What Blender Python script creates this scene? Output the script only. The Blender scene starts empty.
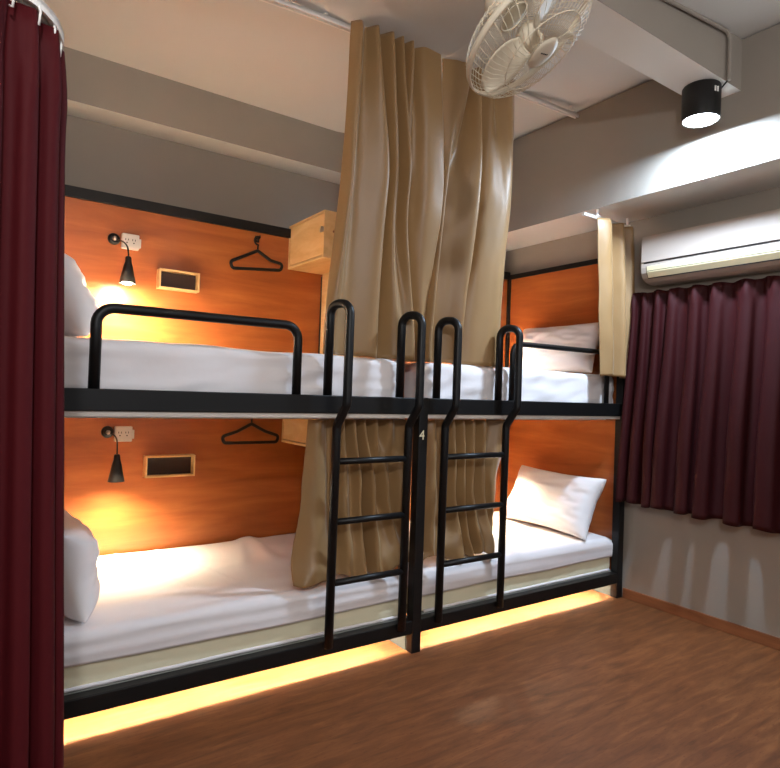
import bpy, bmesh, math, random
from mathutils import Vector, Matrix, noise

C = bpy.context.scene.collection
S = bpy.context.scene
PI = math.pi

# ------------------------------------------------------------------ camera
FPX, YAW, PITCH, ROLL, CAMH = 604.93, math.radians(34.5714), math.radians(0.79), math.radians(1.9746), 1.5578
fw = Vector((math.sin(YAW) * math.cos(PITCH), math.cos(YAW) * math.cos(PITCH), math.sin(PITCH)))
rt0 = Vector((math.cos(YAW), -math.sin(YAW), 0))
up0 = rt0.cross(fw)
RT = math.cos(ROLL) * rt0 + math.sin(ROLL) * up0
UP = -math.sin(ROLL) * rt0 + math.cos(ROLL) * up0
cd = bpy.data.cameras.new('camera')
cam = bpy.data.objects.new('camera', cd)
C.objects.link(cam)
cd.sensor_width = 36
cd.lens = FPX * 36 / 780
cd.clip_start = 0.02
M = Matrix.Identity(4)
for i in range(3):
    M[i][0], M[i][1], M[i][2] = RT[i], UP[i], -fw[i]
M[2][3] = CAMH
cam.matrix_world = M
S.camera = cam

# ------------------------------------------------------------------ world, lights, exposure
S.view_settings.view_transform = 'Standard'
S.view_settings.look = 'None'
S.view_settings.exposure = 0.36
S.view_settings.gamma = 1.0
S.view_settings.use_curve_mapping = False
w = bpy.data.worlds.new('world')
S.world = w
w.use_nodes = True
bg = w.node_tree.nodes['Background']
bg.inputs[0].default_value = (0.94, 0.97, 1.0, 1)
bg.inputs[1].default_value = 0.36


def light(name, typ, loc, energy, col, radius=0.03, target=None, size=None, blend=0.2):
    d = bpy.data.lights.new(name, typ)
    d.energy = energy
    d.color = col
    d.shadow_soft_size = radius
    o = bpy.data.objects.new(name, d)
    o.location = loc
    if typ == 'SPOT':
        d.spot_size = math.radians(size)
        d.spot_blend = blend
        t = Vector(target) - Vector(loc)
        o.rotation_euler = t.to_track_quat('-Z', 'Y').to_euler()
    C.objects.link(o)
    return o


COOL = (0.60, 0.78, 1.0)
WARM = (1.0, 0.80, 0.50)
# the lamp in view, on the ceiling beam
lo = light('downlight_beam', 'AREA', (3.58, 1.968, 3.262), 66, COOL)
lo.data.shape = 'DISK'
lo.data.size = 0.18
# unseen fill lamps behind and beside the camera, added to brighten ceiling, beds and curtains
light('fill_lamp_near', 'POINT', (-0.25, -0.70, 2.85), 112, (0.96, 0.97, 1.0), 0.06)
light('fill_lamp_side', 'POINT', (3.2, -0.6, 3.0), 24, (0.96, 0.97, 1.0), 0.06)
# the four reading lamps and the strips under the berths give their own light (built with the lamps)
BULBS = [(0.755, 3.96, 2.228), (0.736, 3.96, 1.020), (3.72, 3.96, 2.217), (3.62, 3.78, 1.040)]


# ------------------------------------------------------------------ materials
def rgb(r, g, b):
    f = lambda c: (c / 255 / 12.92) if c / 255 <= 0.04045 else ((c / 255 + 0.055) / 1.055) ** 2.4
    return (f(r), f(g), f(b), 1)


def mat(name, col, rough=0.6, metal=0.0, bump=0.0, bscale=60, var=0.0, vscale=3.0, sheen=0.0, spec=0.5, emit=None, estr=0):
    m = bpy.data.materials.new(name)
    m.use_nodes = True
    nt = m.node_tree
    p = nt.nodes['Principled BSDF']
    p.inputs['Base Color'].default_value = col
    p.inputs['Roughness'].default_value = rough
    p.inputs['Metallic'].default_value = metal
    p.inputs['Specular IOR Level'].default_value = spec
    if sheen:
        p.inputs['Sheen Weight'].default_value = sheen
        p.inputs['Sheen Roughness'].default_value = 0.4
    tc = nt.nodes.new('ShaderNodeTexCoord')
    if var:
        n = nt.nodes.new('ShaderNodeTexNoise')
        n.inputs['Scale'].default_value = vscale
        n.inputs['Detail'].default_value = 5
        nt.links.new(tc.outputs['Object'], n.inputs['Vector'])
        mx = nt.nodes.new('ShaderNodeMix')
        mx.data_type = 'RGBA'
        mx.inputs[6].default_value = tuple(c * (1 - var) for c in col[:3]) + (1,)
        mx.inputs[7].default_value = tuple(min(1, c * (1 + var)) for c in col[:3]) + (1,)
        nt.links.new(n.outputs['Fac'], mx.inputs[0])
        nt.links.new(mx.outputs[2], p.inputs['Base Color'])
    if bump:
        n2 = nt.nodes.new('ShaderNodeTexNoise')
        n2.inputs['Scale'].default_value = bscale
        n2.inputs['Detail'].default_value = 4
        nt.links.new(tc.outputs['Object'], n2.inputs['Vector'])
        b = nt.nodes.new('ShaderNodeBump')
        b.inputs['Strength'].default_value = bump
        b.inputs['Distance'].default_value = 0.004
        nt.links.new(n2.outputs['Fac'], b.inputs['Height'])
        nt.links.new(b.outputs['Normal'], p.inputs['Normal'])
    if emit:
        p.inputs['Emission Color'].default_value = emit
        p.inputs['Emission Strength'].default_value = estr
    return m


def wood(name, c1, c2, c3, scale, rough=0.4, spec=0.5, coat=0.0, nscale=2.0, fleck=None):
    m = bpy.data.materials.new(name)
    m.use_nodes = True
    nt = m.node_tree
    p = nt.nodes['Principled BSDF']
    p.inputs['Roughness'].default_value = rough
    p.inputs['Specular IOR Level'].default_value = spec
    p.inputs['Coat Weight'].default_value = coat
    tc = nt.nodes.new('ShaderNodeTexCoord')
    mp = nt.nodes.new('ShaderNodeMapping')
    mp.inputs['Scale'].default_value = scale
    nt.links.new(tc.outputs['Object'], mp.inputs['Vector'])
    n = nt.nodes.new('ShaderNodeTexNoise')
    n.inputs['Scale'].default_value = nscale
    n.inputs['Detail'].default_value = 8
    n.inputs['Roughness'].default_value = 0.62
    n.inputs['Distortion'].default_value = 0.6
    nt.links.new(mp.outputs['Vector'], n.inputs['Vector'])
    r = nt.nodes.new('ShaderNodeValToRGB')
    r.color_ramp.elements[0].position = 0.3
    r.color_ramp.elements[0].color = c1
    r.color_ramp.elements[1].position = 0.72
    r.color_ramp.elements[1].color = c3
    e = r.color_ramp.elements.new(0.5)
    e.color = c2
    nt.links.new(n.outputs['Fac'], r.inputs['Fac'])
    out = r.outputs['Color']
    if fleck:
        n3 = nt.nodes.new('ShaderNodeTexNoise')
        n3.inputs['Scale'].default_value = nscale * 7
        n3.inputs['Detail'].default_value = 3
        nt.links.new(mp.outputs['Vector'], n3.inputs['Vector'])
        r3 = nt.nodes.new('ShaderNodeValToRGB')
        r3.color_ramp.elements[0].position = 0.60
        r3.color_ramp.elements[0].color = (0, 0, 0, 1)
        r3.color_ramp.elements[1].position = 0.72
        r3.color_ramp.elements[1].color = (1, 1, 1, 1)
        nt.links.new(n3.outputs['Fac'], r3.inputs['Fac'])
        mx = nt.nodes.new('ShaderNodeMix')
        mx.data_type = 'RGBA'
        nt.links.new(r3.outputs['Color'], mx.inputs[0])
        nt.links.new(out, mx.inputs[6])
        mx.inputs[7].default_value = fleck
        out = mx.outputs[2]
    nt.links.new(out, p.inputs['Base Color'])
    return m


M_WALL = mat('taupe_grey_paint', rgb(152, 143, 132), 0.85, bump=0.15, bscale=90, var=0.04, vscale=4)
M_CEIL = mat('off_white_paint', rgb(222, 221, 216), 0.9, bump=0.1, bscale=70, var=0.03, vscale=2)
M_FLOOR = wood('laminate_floor', rgb(92, 53, 28), rgb(114, 68, 37), rgb(136, 86, 49), (1.3, 9.0, 9.0), 0.5, 0.3, nscale=2.6, fleck=rgb(92, 48, 30))
M_ORANGE = wood('orange_veneer', rgb(148, 78, 37), rgb(166, 91, 43), rgb(184, 108, 54), (0.8, 4.0, 7.0), 0.33, 0.5, nscale=1.5)
M_ORANGEY = wood('orange_veneer_end', rgb(148, 78, 37), rgb(166, 91, 43), rgb(184, 108, 54), (4.0, 0.8, 7.0), 0.30, 0.5, nscale=1.5)
M_PINE = wood('pale_pine', rgb(214, 172, 112), rgb(226, 188, 130), rgb(236, 204, 150), (5.0, 1.5, 6.0), 0.5, nscale=2.0)
M_KNOT = mat('pine_knot', rgb(140, 82, 44), 0.6)
M_BASEB = wood('brown_skirting', rgb(120, 72, 42), rgb(140, 86, 52), rgb(156, 98, 60), (6, 1.0, 8), 0.45, nscale=2)
M_BLACK = mat('black_powder_coat', rgb(17, 16, 16), 0.42, bump=0.06, bscale=250, var=0.1, vscale=20, spec=0.35)
M_TRIM = mat('black_trim', rgb(17, 16, 16), 0.5, var=0.1, spec=0.3)
M_SHEET = mat('white_cotton', rgb(238, 231, 230), 0.8, bump=0.25, bscale=14, var=0.02, sheen=0.15)
M_CREAM = mat('cream_ticking', rgb(238, 230, 198), 0.7, bump=0.3, bscale=9, var=0.05)
M_PILLOW = mat('white_pillowcase', rgb(236, 230, 228), 0.8, bump=0.3, bscale=11, sheen=0.1)
M_BEIGE = mat('beige_satin', rgb(154, 120, 78), 0.42, bump=0.12, bscale=22, var=0.04, vscale=6, sheen=0.25)
M_BURG = mat('burgundy_cloth', rgb(70, 12, 17), 0.7, bump=0.12, bscale=26, var=0.08, vscale=8, spec=0.15)
M_BURG_SHADE = mat('shaded_burgundy_cloth', rgb(52, 10, 12), 0.65, bump=0.12, bscale=26, var=0.08, vscale=8, spec=0.2)  # same burgundy cloth; the weaker light at the window is put into its colour
M_WHITEP = mat('white_plastic', rgb(226, 217, 206), 0.4)
M_AC = mat('ac_casing', rgb(172, 157, 145), 0.55)
M_WHITEM = mat('white_enamel', rgb(242, 238, 232), 0.4)
M_IVORY = mat('ivory_plastic', rgb(222, 210, 186), 0.6, var=0.03)
M_IVORYW = mat('ivory_wire', rgb(214, 202, 178), 0.4)
M_LOUVER = mat('cream_louver', rgb(222, 208, 168), 0.4)
M_DARK = mat('dark_recess', rgb(34, 27, 24), 0.7)
M_NICHE = mat('dark_brown_lining', rgb(48, 29, 21), 0.6)
M_SILVER = mat('brushed_metal', rgb(180, 176, 170), 0.3, metal=1.0)
M_GREYP = mat('grey_paint', rgb(150, 148, 140), 0.6)
M_BASEP = mat('dark_grey_paint', rgb(58, 57, 53), 0.7)
M_BULB = mat('lit_bulb', rgb(255, 240, 210), 0.4, emit=(1.0, 0.84, 0.58, 1), estr=3000)
M_LENS = mat('lit_lens', rgb(255, 255, 255), 0.4, emit=(0.85, 0.92, 1.0, 1), estr=16)
M_LED = mat('warm_led', rgb(255, 230, 170), 0.5, emit=(1.0, 0.92, 0.74, 1), estr=560)
M_NUM = mat('cream_vinyl', rgb(240, 228, 190), 0.5)


# ------------------------------------------------------------------ mesh helpers
def obj(name, bm, m, parent=None, smooth=False, bevel=0, solid=0, sub=0, bseg=2):
    me = bpy.data.meshes.new(name)
    bmesh.ops.recalc_face_normals(bm, faces=bm.faces)
    bm.to_mesh(me)
    bm.free()
    ms = m if isinstance(m, (list, tuple)) else [m]
    for x in ms:
        me.materials.append(x)
    o = bpy.data.objects.new(name, me)
    C.objects.link(o)
    if smooth:
        for p in me.polygons:
            p.use_smooth = True
    if solid:
        s = o.modifiers.new('solid', 'SOLIDIFY')
        s.thickness = solid
        s.offset = 0
    if bevel:
        b = o.modifiers.new('bevel', 'BEVEL')
        b.width = bevel
        b.segments = bseg
        b.limit_method = 'ANGLE'
    if sub:
        s = o.modifiers.new('sub', 'SUBSURF')
        s.levels = s.render_levels = sub
    if parent is not None:
        o.parent = parent
        o.matrix_parent_inverse = Matrix.Translation(-Vector(parent.location)) if parent.rotation_euler == bpy_zero else parent_inv(parent)
    return o


from mathutils import Euler
bpy_zero = Euler((0, 0, 0))


def parent_inv(p):
    return (Matrix.Translation(p.location) @ p.rotation_euler.to_matrix().to_4x4()).inverted()


def tag(o, label=None, cat=None, group=None, kind=None):
    if label:
        o['label'] = label
    if cat:
        o['category'] = cat
    if group:
        o['group'] = group
    if kind:
        o['kind'] = kind
    return o


def thing(name, label, cat, loc=(0, 0, 0), group=None):
    o = bpy.data.objects.new(name, None)
    o.empty_display_size = 0.1
    C.objects.link(o)
    o.location = loc
    return tag(o, label, cat, group)


def struct(o, label=None):
    o['kind'] = 'structure'
    if label:
        o['label'] = label
    return o


def B():
    return bmesh.new()


def box(bm, x0, x1, y0, y1, z0, z1, mi=0):
    vs = [bm.verts.new((x, y, z)) for z in (z0, z1) for y in (y0, y1) for x in (x0, x1)]
    fs = []
    for q in ((0, 2, 3, 1), (4, 5, 7, 6), (0, 1, 5, 4), (2, 6, 7, 3), (0, 4, 6, 2), (1, 3, 7, 5)):
        f = bm.faces.new([vs[i] for i in q])
        f.material_index = mi
        fs.append(f)
    return fs


def fillet(pts, r, n=7):
    pts = [Vector(p) for p in pts]
    out = [pts[0]]
    for i in range(1, len(pts) - 1):
        a, b, c = pts[i - 1], pts[i], pts[i + 1]
        d1, d2 = (a - b).normalized(), (c - b).normalized()
        ang = d1.angle(d2)
        if ang > PI - 0.02:
            out.append(b)
            continue
        t = min(r / math.tan(ang / 2), (a - b).length * 0.49, (c - b).length * 0.49)
        rr = t * math.tan(ang / 2)
        cen = b + (d1 + d2).normalized() * (rr / math.sin(ang / 2))
        p1, p2 = b + d1 * t - cen, b + d2 * t - cen
        tot = p1.angle(p2)
        for k in range(n + 1):
            s = k / n
            v = (p1 * math.sin((1 - s) * tot) + p2 * math.sin(s * tot)) / math.sin(tot)
            out.append(cen + v)
    out.append(pts[-1])
    return out


def tube(bm, pts, rad, seg=12, closed=False, mi=0):
    pts = [Vector(p) for p in pts]
    n = len(pts)
    rads = rad if isinstance(rad, (list, tuple)) else [rad] * n
    t0 = (pts[1] - pts[0]).normalized()
    nrm = t0.orthogonal().normalized()
    rings = []
    pt = t0
    for i in range(n):
        if closed:
            t = (pts[(i + 1) % n] - pts[i - 1]).normalized()
        elif i == 0:
            t = t0
        elif i == n - 1:
            t = (pts[-1] - pts[-2]).normalized()
        else:
            t = ((pts[i + 1] - pts[i]).normalized() + (pts[i] - pts[i - 1]).normalized()).normalized()
        nrm = (pt.rotation_difference(t) @ nrm)
        nrm = (nrm - t * nrm.dot(t)).normalized()
        pt = t
        bn = t.cross(nrm)
        rings.append([bm.verts.new(pts[i] + rads[i] * (math.cos(2 * PI * k / seg) * nrm + math.sin(2 * PI * k / seg) * bn)) for k in range(seg)])
    for i in range(n if closed else n - 1):
        a, b = rings[i], rings[(i + 1) % n]
        for k in range(seg):
            f = bm.faces.new((a[k], a[(k + 1) % seg], b[(k + 1) % seg], b[k]))
            f.material_index = mi
            f.smooth = True
    if not closed:
        bm.faces.new(rings[0][::-1]).material_index = mi
        bm.faces.new(rings[-1]).material_index = mi


def lathe(bm, prof, seg=28, mtx=None, mi=0):
    """prof: list of (r, z); spun about Z then moved by mtx."""
    rings = []
    for r, z in prof:
        if r < 1e-6:
            rings.append([bm.verts.new((0, 0, z))])
        else:
            rings.append([bm.verts.new((r * math.cos(2 * PI * k / seg), r * math.sin(2 * PI * k / seg), z)) for k in range(seg)])
    for a, b in zip(rings, rings[1:]):
        for k in range(seg):
            k2 = (k + 1) % seg
            if len(a) == 1 and len(b) == 1:
                continue
            if len(a) == 1:
                f = bm.faces.new((a[0], b[k], b[k2]))
            elif len(b) == 1:
                f = bm.faces.new((a[k], a[k2], b[0]))
            else:
                f = bm.faces.new((a[k], a[k2], b[k2], b[k]))
            f.material_index = mi
            f.smooth = True
    if mtx is not None:
        bmesh.ops.transform(bm, matrix=mtx, verts=[v for r in rings for v in r])


def prism(bm, prof, axis, a, b, mi=0):
    """prof: closed list of 2-D points in the plane of the other two axes (order xyz)."""
    def P(q, t):
        return {'x': (t, q[0], q[1]), 'y': (q[0], t, q[1]), 'z': (q[0], q[1], t)}[axis]
    va = [bm.verts.new(P(q, a)) for q in prof]
    vb = [bm.verts.new(P(q, b)) for q in prof]
    n = len(prof)
    for i in range(n):
        bm.faces.new((va[i], va[(i + 1) % n], vb[(i + 1) % n], vb[i])).material_index = mi
    bm.faces.new(va[::-1]).material_index = mi
    bm.faces.new(vb).material_index = mi


def axis_pts(lo, hi, r, n):
    a = [lo + r * t for t in (0, 0.12, 0.35, 0.65)]
    b = [hi - r * t for t in (0.65, 0.35, 0.12, 0)]
    mid = [lo + r + (hi - lo - 2 * r) * i / n for i in range(n + 1)]
    return a + mid + b


def rbox(bm, lo, hi, r, n, disp=None):
    X, Y, Z = (axis_pts(lo[i], hi[i], r, n[i]) for i in range(3))
    lo, hi = Vector(lo), Vector(hi)
    cache = {}

    def V(x, y, z):
        k = (round(x, 5), round(y, 5), round(z, 5))
        if k not in cache:
            p = Vector((x, y, z))
            q = Vector([min(max(p[i], lo[i] + r), hi[i] - r) for i in range(3)])
            d = p - q
            if d.length > 1e-7:
                p = q + d.normalized() * r
            if disp:
                p = p + Vector(disp(p))
            cache[k] = bm.verts.new(p)
        return cache[k]

    def grid(A, Bq, f):
        for i in range(len(A) - 1):
            for j in range(len(Bq) - 1):
                try:
                    fc = bm.faces.new((f(A[i], Bq[j]), f(A[i + 1], Bq[j]), f(A[i + 1], Bq[j + 1]), f(A[i], Bq[j + 1])))
                    fc.smooth = True
                except ValueError:
                    pass
    grid(X, Y, lambda a, b: V(a, b, lo.z))
    grid(X, Y, lambda a, b: V(a, b, hi.z))
    grid(X, Z, lambda a, b: V(a, lo.y, b))
    grid(X, Z, lambda a, b: V(a, hi.y, b))
    grid(Y, Z, lambda a, b: V(lo.x, a, b))
    grid(Y, Z, lambda a, b: V(hi.x, a, b))


def N(x, y, z=0.0):
    return noise.noise(Vector((x, y, z)))


def smooth01(t):
    t = min(max(t, 0), 1)
    return t * t * (3 - 2 * t)


def poly_at(path, u):
    L = [0]
    for a, b in zip(path, path[1:]):
        L.append(L[-1] + math.dist(a, b))
    s = u * L[-1]
    for i in range(len(path) - 1):
        if s <= L[i + 1] or i == len(path) - 2:
            t = (s - L[i]) / (L[i + 1] - L[i])
            a, b = path[i], path[i + 1]
            tx, ty = b[0] - a[0], b[1] - a[1]
            l = math.hypot(tx, ty)
            return a[0] + tx * t, a[1] + ty * t, tx / l, ty / l


def curtain_bm(top, bot, zt, zb, folds, at, ab, seed, nu=None, nv=46, pleat=0.0, bunch=0.0, bulge=None, ws=None):
    """hanging cloth from path `top` (plan) at heights zt(u) down to path `bot` at zb(u)."""
    rnd = random.Random(seed)
    # uneven fold widths
    ws = ws or [0.55 + rnd.random() * 0.95 for _ in range(folds)]
    tot = sum(ws)
    edges = [0]
    for x in ws:
        edges.append(edges[-1] + x / tot)
    amps = [0.65 + 0.6 * rnd.random() for _ in range(folds + 1)]
    drift = [rnd.uniform(-1, 1) for _ in range(folds + 1)]
    nu = nu or folds * 16
    bm = B()
    rows = []
    for j in range(nv + 1):
        v = j / nv
        row = []
        for i in range(nu + 1):
            u = i / nu
            k = 0
            while k < folds - 1 and u > edges[k + 1]:
                k += 1
            s = (u - edges[k]) / (edges[k + 1] - edges[k])
            am = amps[k] * (1 - s) + amps[k + 1] * s
            dr = drift[k] * (1 - s) + drift[k + 1] * s
            ph = 2 * PI * s
            a = at * (1 - smooth01(v * 1.4)) + ab * smooth01(v * 1.4)
            if v < 0.06:
                a *= 0.55 + 0.45 * v / 0.06
            wav = math.cos(ph)
            wav = math.copysign(abs(wav) ** 0.8, wav)
            off = a * am * wav * (0.9 + 0.25 * N(u * 9 + seed, v * 2.2))
            tang = a * 0.55 * am * math.sin(2 * ph) * 0.5 + a * 0.5 * dr * v
            if pleat:
                off += pleat * math.exp(-((v - 0.03) / 0.045) ** 2) * math.cos(3 * ph)
            off += a * 0.5 * N(u * 5 + seed * 3.1, v * 1.3 + 7)
            xt, yt, tx, ty = poly_at(top, u)
            xb, yb, txb, tyb = poly_at(bot, u)
            e = smooth01(v) * 0.5 + v * 0.5
            x, y = xt + (xb - xt) * e, yt + (yb - yt) * e
            tx, ty = tx + (txb - tx) * e, ty + (tyb - ty) * e
            z = zt(u) + (zb(u) - zt(u)) * v
            if bunch and v > 0.72:
                q = (v - 0.72) / 0.28
                off += bunch * q * q * (0.9 * N(u * 7 + seed, 4.4 + v * 2.5) + 0.35)
                z += bunch * 0.45 * q * N(u * 8 + 2 * seed, 9.1 + v * 5)
                tang += bunch * 0.5 * q * N(u * 6, seed + v * 6)
            if bulge:
                bx, by = bulge(u, v)
                tang += bx
                off += by
            # normal points towards -Y for a path running +X
            row.append(bm.verts.new((x + ty * off + tx * tang, y - tx * off + ty * tang, z)))
        rows.append(row)
    for a, b in zip(rows, rows[1:]):
        for i in range(nu):
            f = bm.faces.new((a[i], a[i + 1], b[i + 1], b[i]))
            f.smooth = True
    return bm


def folds_bm(cols, ytop, ybot, ztop, zbot, seed, nv=64, per=9, bunch=0.0, scale=1.5, ymin=2.70):
    """cloth through hand-set folds: each column is x at top / middle / hem and how far it stands out there."""
    n = len(cols)

    def cr(k, s, i):
        p = [cols[min(max(k + q, 0), n - 1)][i] for q in (-1, 0, 1, 2)]
        return 0.5 * (2 * p[1] + (p[2] - p[0]) * s + (2 * p[0] - 5 * p[1] + 4 * p[2] - p[3]) * s * s + (3 * p[1] - p[0] - 3 * p[2] + p[3]) * s ** 3)
    bm = B()
    rows = []
    for j in range(nv + 1):
        v = j / nv
        w0 = 1 - smooth01(v / 0.48) if v < 0.48 else 0
        w2 = smooth01((v - 0.48) / 0.52) if v > 0.48 else 0
        w1 = 1 - w0 - w2
        row = []
        for i in range((n - 1) * per + 1):
            k, s_ = min(i // per, n - 2), (i % per) / per if i < (n - 1) * per else 1.0
            u = (k + s_) / (n - 1)
            x = cr(k, s_, 0) * w0 + cr(k, s_, 1) * w1 + cr(k, s_, 2) * w2
            d = scale * (cr(k, s_, 3) * w0 + cr(k, s_, 4) * w1 + cr(k, s_, 5) * w2)
            if v < 0.05:
                d *= 0.8 + 0.2 * v / 0.05
            d += 0.008 * N(u * 7 + seed, v * 4.5) + 0.004 * N(u * 19 + seed, v * 9)
            z = ztop(x) + (zbot(u) - ztop(x)) * v
            if bunch and v > 0.74:
                q = (v - 0.74) / 0.26
                d += bunch * q * q * (0.8 * N(u * 8 + seed, 4.4 + v * 3.0) + 0.25)
                z += bunch * 0.5 * q * N(u * 7 + 2 * seed, 9.1 + v * 5)
                x += bunch * 0.5 * q * N(u * 6, seed + v * 6)
            row.append(bm.verts.new((x, max(ytop + (ybot - ytop) * smooth01(v) - d, ymin), z)))
        rows.append(row)
    for a, b in zip(rows, rows[1:]):
        for i in range(len(a) - 1):
            bm.faces.new((a[i], a[i + 1], b[i + 1], b[i])).smooth = True
    return bm


# ================================================================== THE SETTING
bm = B(); box(bm, -1.4, 4.45, -2.6, 4.55, -0.1, 0.0)
struct(obj('floor', bm, M_FLOOR), 'brown wood-look laminate floor')

bm = B()
xs = [(-1.4, 3.605), (2.3, 3.605), (3.8, 3.80), (4.45, 3.80)]
prism(bm, [(x, z) for x, z in xs] + [(4.45, 4.1), (-1.4, 4.1)], 'y', -2.6, 4.55)
struct(obj('ceiling', bm, M_CEIL), 'off-white painted ceiling')

bm = B(); box(bm, -1.4, 4.45, 4.436, 4.55, 0.0, 3.79)
struct(obj('wall_back', bm, M_WALL), 'taupe-grey painted wall behind the bunks')
bm = B(); box(bm, 4.30, 4.45, -2.6, 4.436, 0.0, 3.78)
struct(obj('wall_right', bm, M_WALL), 'grey wall with the air conditioner and burgundy curtain')
bm = B(); box(bm, -1.4, -1.25, -2.6, 4.436, 0.0, 3.6)
struct(obj('wall_left', bm, M_WALL))


def beam(name, lo, hi, label):
    bm = B()
    fs = box(bm, lo[0], hi[0], lo[1], hi[1], lo[2], hi[2])
    fs[0].material_index = 1      # soffit painted like the ceiling
    return struct(obj(name, bm, [M_WALL, M_CEIL]), label)


beam('trim_1', (-1.25, 4.196, 3.288), (3.80, 4.436, 3.74), 'grey concrete beam with pale soffit along the back wall')
beam('trim_2', (3.80, -2.6, 2.992), (4.30, 4.436, 3.79), 'deep grey beam with pale soffit along the right wall')
beam('trim_3', (-1.25, 1.843, 3.475), (3.80, 2.093, 3.79), 'grey cross beam carrying the black downlight')
bm = B(); box(bm, 4.284, 4.30, -2.6, 2.88, 0.0, 0.078)
struct(obj('baseboard_right', bm, M_BASEB, bevel=0.004), 'brown wooden skirting board')

# ================================================================== BUNK BED
BX0, BX1, PX0, PX1 = 0.17, 4.29, 2.213, 2.280
FY0, FY1, BY = 2.89, 2.95, 4.20
bed = thing('bunk_bed', 'black steel bunk bed of four berths with orange wood panels', 'bunk bed', (2.247, 3.5, 0))


def part(name, bm, m, parent=bed, **k):
    return obj(name, bm, m, parent, **k)


for z0, z1 in ((0.117, 0.197), (1.432, 1.530)):
    bm = B(); box(bm, BX0, BX1, FY0, FY1, z0, z1)
    part('front_rail', bm, M_BLACK, bevel=0.005)
bm = B(); box(bm, PX0, PX1, FY0 - 0.003, FY1, 0, 1.533)
mid_post = part('post', bm, M_BLACK, bevel=0.005)
bm = B(); box(bm, 4.222, BX1, FY0 - 0.003, FY1, 0, 2.74)
part('post', bm, M_BLACK, bevel=0.005)
bm = B(); box(bm, BX0, BX0 + 0.06, FY0 - 0.003, FY1, 0, 2.74)
part('post', bm, M_BLACK, bevel=0.005)
# panels
bm = B(); box(bm, BX0, 4.255, BY, 4.432, 0.02, 2.695)
part('back_panel', bm, M_ORANGE)
bm = B(); box(bm, 4.262, BX1, FY1, BY - 0.03, 0.197, 2.695)
part('end_panel', bm, M_ORANGEY)
bm = B(); box(bm, BX0, BX0 + 0.03, FY1, BY, 0.197, 2.695)
part('end_panel', bm, M_ORANGEY)
bm = B(); box(bm, 2.225, 2.268, 3.13, BY, 0.0, 2.44)
part('divider_panel', bm, M_ORANGEY)
# black trims
bm = B(); box(bm, BX0, 4.255, BY - 0.022, 4.434, 2.692, 2.760)
part('top_trim', bm, M_TRIM, bevel=0.003)
bm = B(); box(bm, 4.250, BX1 + 0.004, FY1, BY - 0.022, 2.692, 2.735)
part('top_trim', bm, M_TRIM, bevel=0.003)
bm = B(); box(bm, 4.236, 4.264, BY - 0.028, BY, 0.197, 2.70)
part('corner_trim', bm, M_TRIM, bevel=0.003)
bm = B(); box(bm, 2.205, 2.227, BY - 0.024, BY, 0.197, 2.44)
part('corner_trim', bm, M_TRIM, bevel=0.003)
# bed boards (white under the upper berths, grey at the bottom)
bm = B(); box(bm, BX0 + 0.03, 4.262, 2.905, BY, 1.408, 1.431)
part('bed_board', bm, M_WHITEP)
for a, b in ((BX0 + 0.03, PX0 + 0.012), (2.268, 4.262)):
    bm = B(); box(bm, a, b, FY1, BY, 1.431, 1.470)
    part('bed_board', bm, M_PINE)
    bm = B(); box(bm, a, b, FY1, BY, 0.184, 0.200)
    part('bed_board', bm, M_GREYP)
bm = B(); box(bm, 2.212, 2.281, FY1 + 0.002, BY, 0.0, 0.117)
part('base_panel', bm, M_BASEP)
bm = B(); box(bm, 4.235, BX1, FY1 + 0.002, BY, 0.0, 0.117)
part('base_panel', bm, M_BASEP)


# guard rails
def guard(x0, x1, zt0, zt1, r):
    bm = B()
    tube(bm, fillet([(x0, 2.922, 1.525), (x0, 2.922, zt0), (x1, 2.922, zt1), (x1, 2.922, 1.525)], 0.075), r, 14)
    return part('guard_rail', bm, M_BLACK)


guard(0.437, 1.412, 1.890, 1.893, 0.024)
guard(3.02, 4.062, 1.920, 1.925, 0.019)

# the painted number on the middle post
fc = bpy.data.curves.new('number', 'FONT')
fc.body = '4'
fc.size = 0.082
fc.extrude = 0.0012
fo = bpy.data.objects.new('number_tmp', fc)
C.objects.link(fo)
bpy.context.view_layer.update()
me = bpy.data.meshes.new_from_object(fo.evaluated_get(bpy.context.evaluated_depsgraph_get()))
C.objects.unlink(fo)
bpy.data.objects.remove(fo)
me.materials.clear()
me.materials.append(M_NUM)
num = bpy.data.objects.new('number_sign', me)
C.objects.link(num)
num.parent = bed
num.matrix_parent_inverse = Matrix.Translation(-Vector(bed.location))
num.location = (2.216, 2.8862, 1.280)
num.rotation_euler = (PI / 2, 0, 0)
num['label'] = 'cream number 4 on the middle post'


# ================================================================== LADDERS
def ladder(xa, xb, xta, xtb, tops, label):
    t = thing('bunk_ladder', label, 'ladder', ((xa + xb) / 2, 2.86, 0.15), 'ladders to the upper berths')
    ZR = (1.172, 0.843, 0.512)
    for x, xt, zt in ((xa, xta, tops[0]), (xb, xtb, tops[1])):
        bm = B()
        pts = [(x, 2.872, 0.165), (x, 2.866, 1.365), (xt, 2.792, 1.485), (xt, 2.792, zt), (xt - 0.050, 2.922, zt), (xt - 0.050, 2.922, 1.528)]
        tube(bm, fillet(pts[:4], 0.06, 5)[:-1] + fillet(pts[2:], 0.062, 8)[1:], 0.0245, 14)
        obj('side_rail', bm, M_BLACK, t)
    for z in ZR:
        bm = B()
        tube(bm, [(xa, 2.869, z), (xb, 2.869, z)], 0.0185, 12)
        obj('rung', bm, M_BLACK, t)
    return t


ladder(1.634, 2.120, 1.650, 2.135, (2.030, 2.015), 'black steel three-rung ladder left of the post numbered 4')
ladder(2.398, 2.922, 2.415, 2.945, (2.010, 2.010), 'black steel three-rung ladder right of the post numbered 4')


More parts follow.
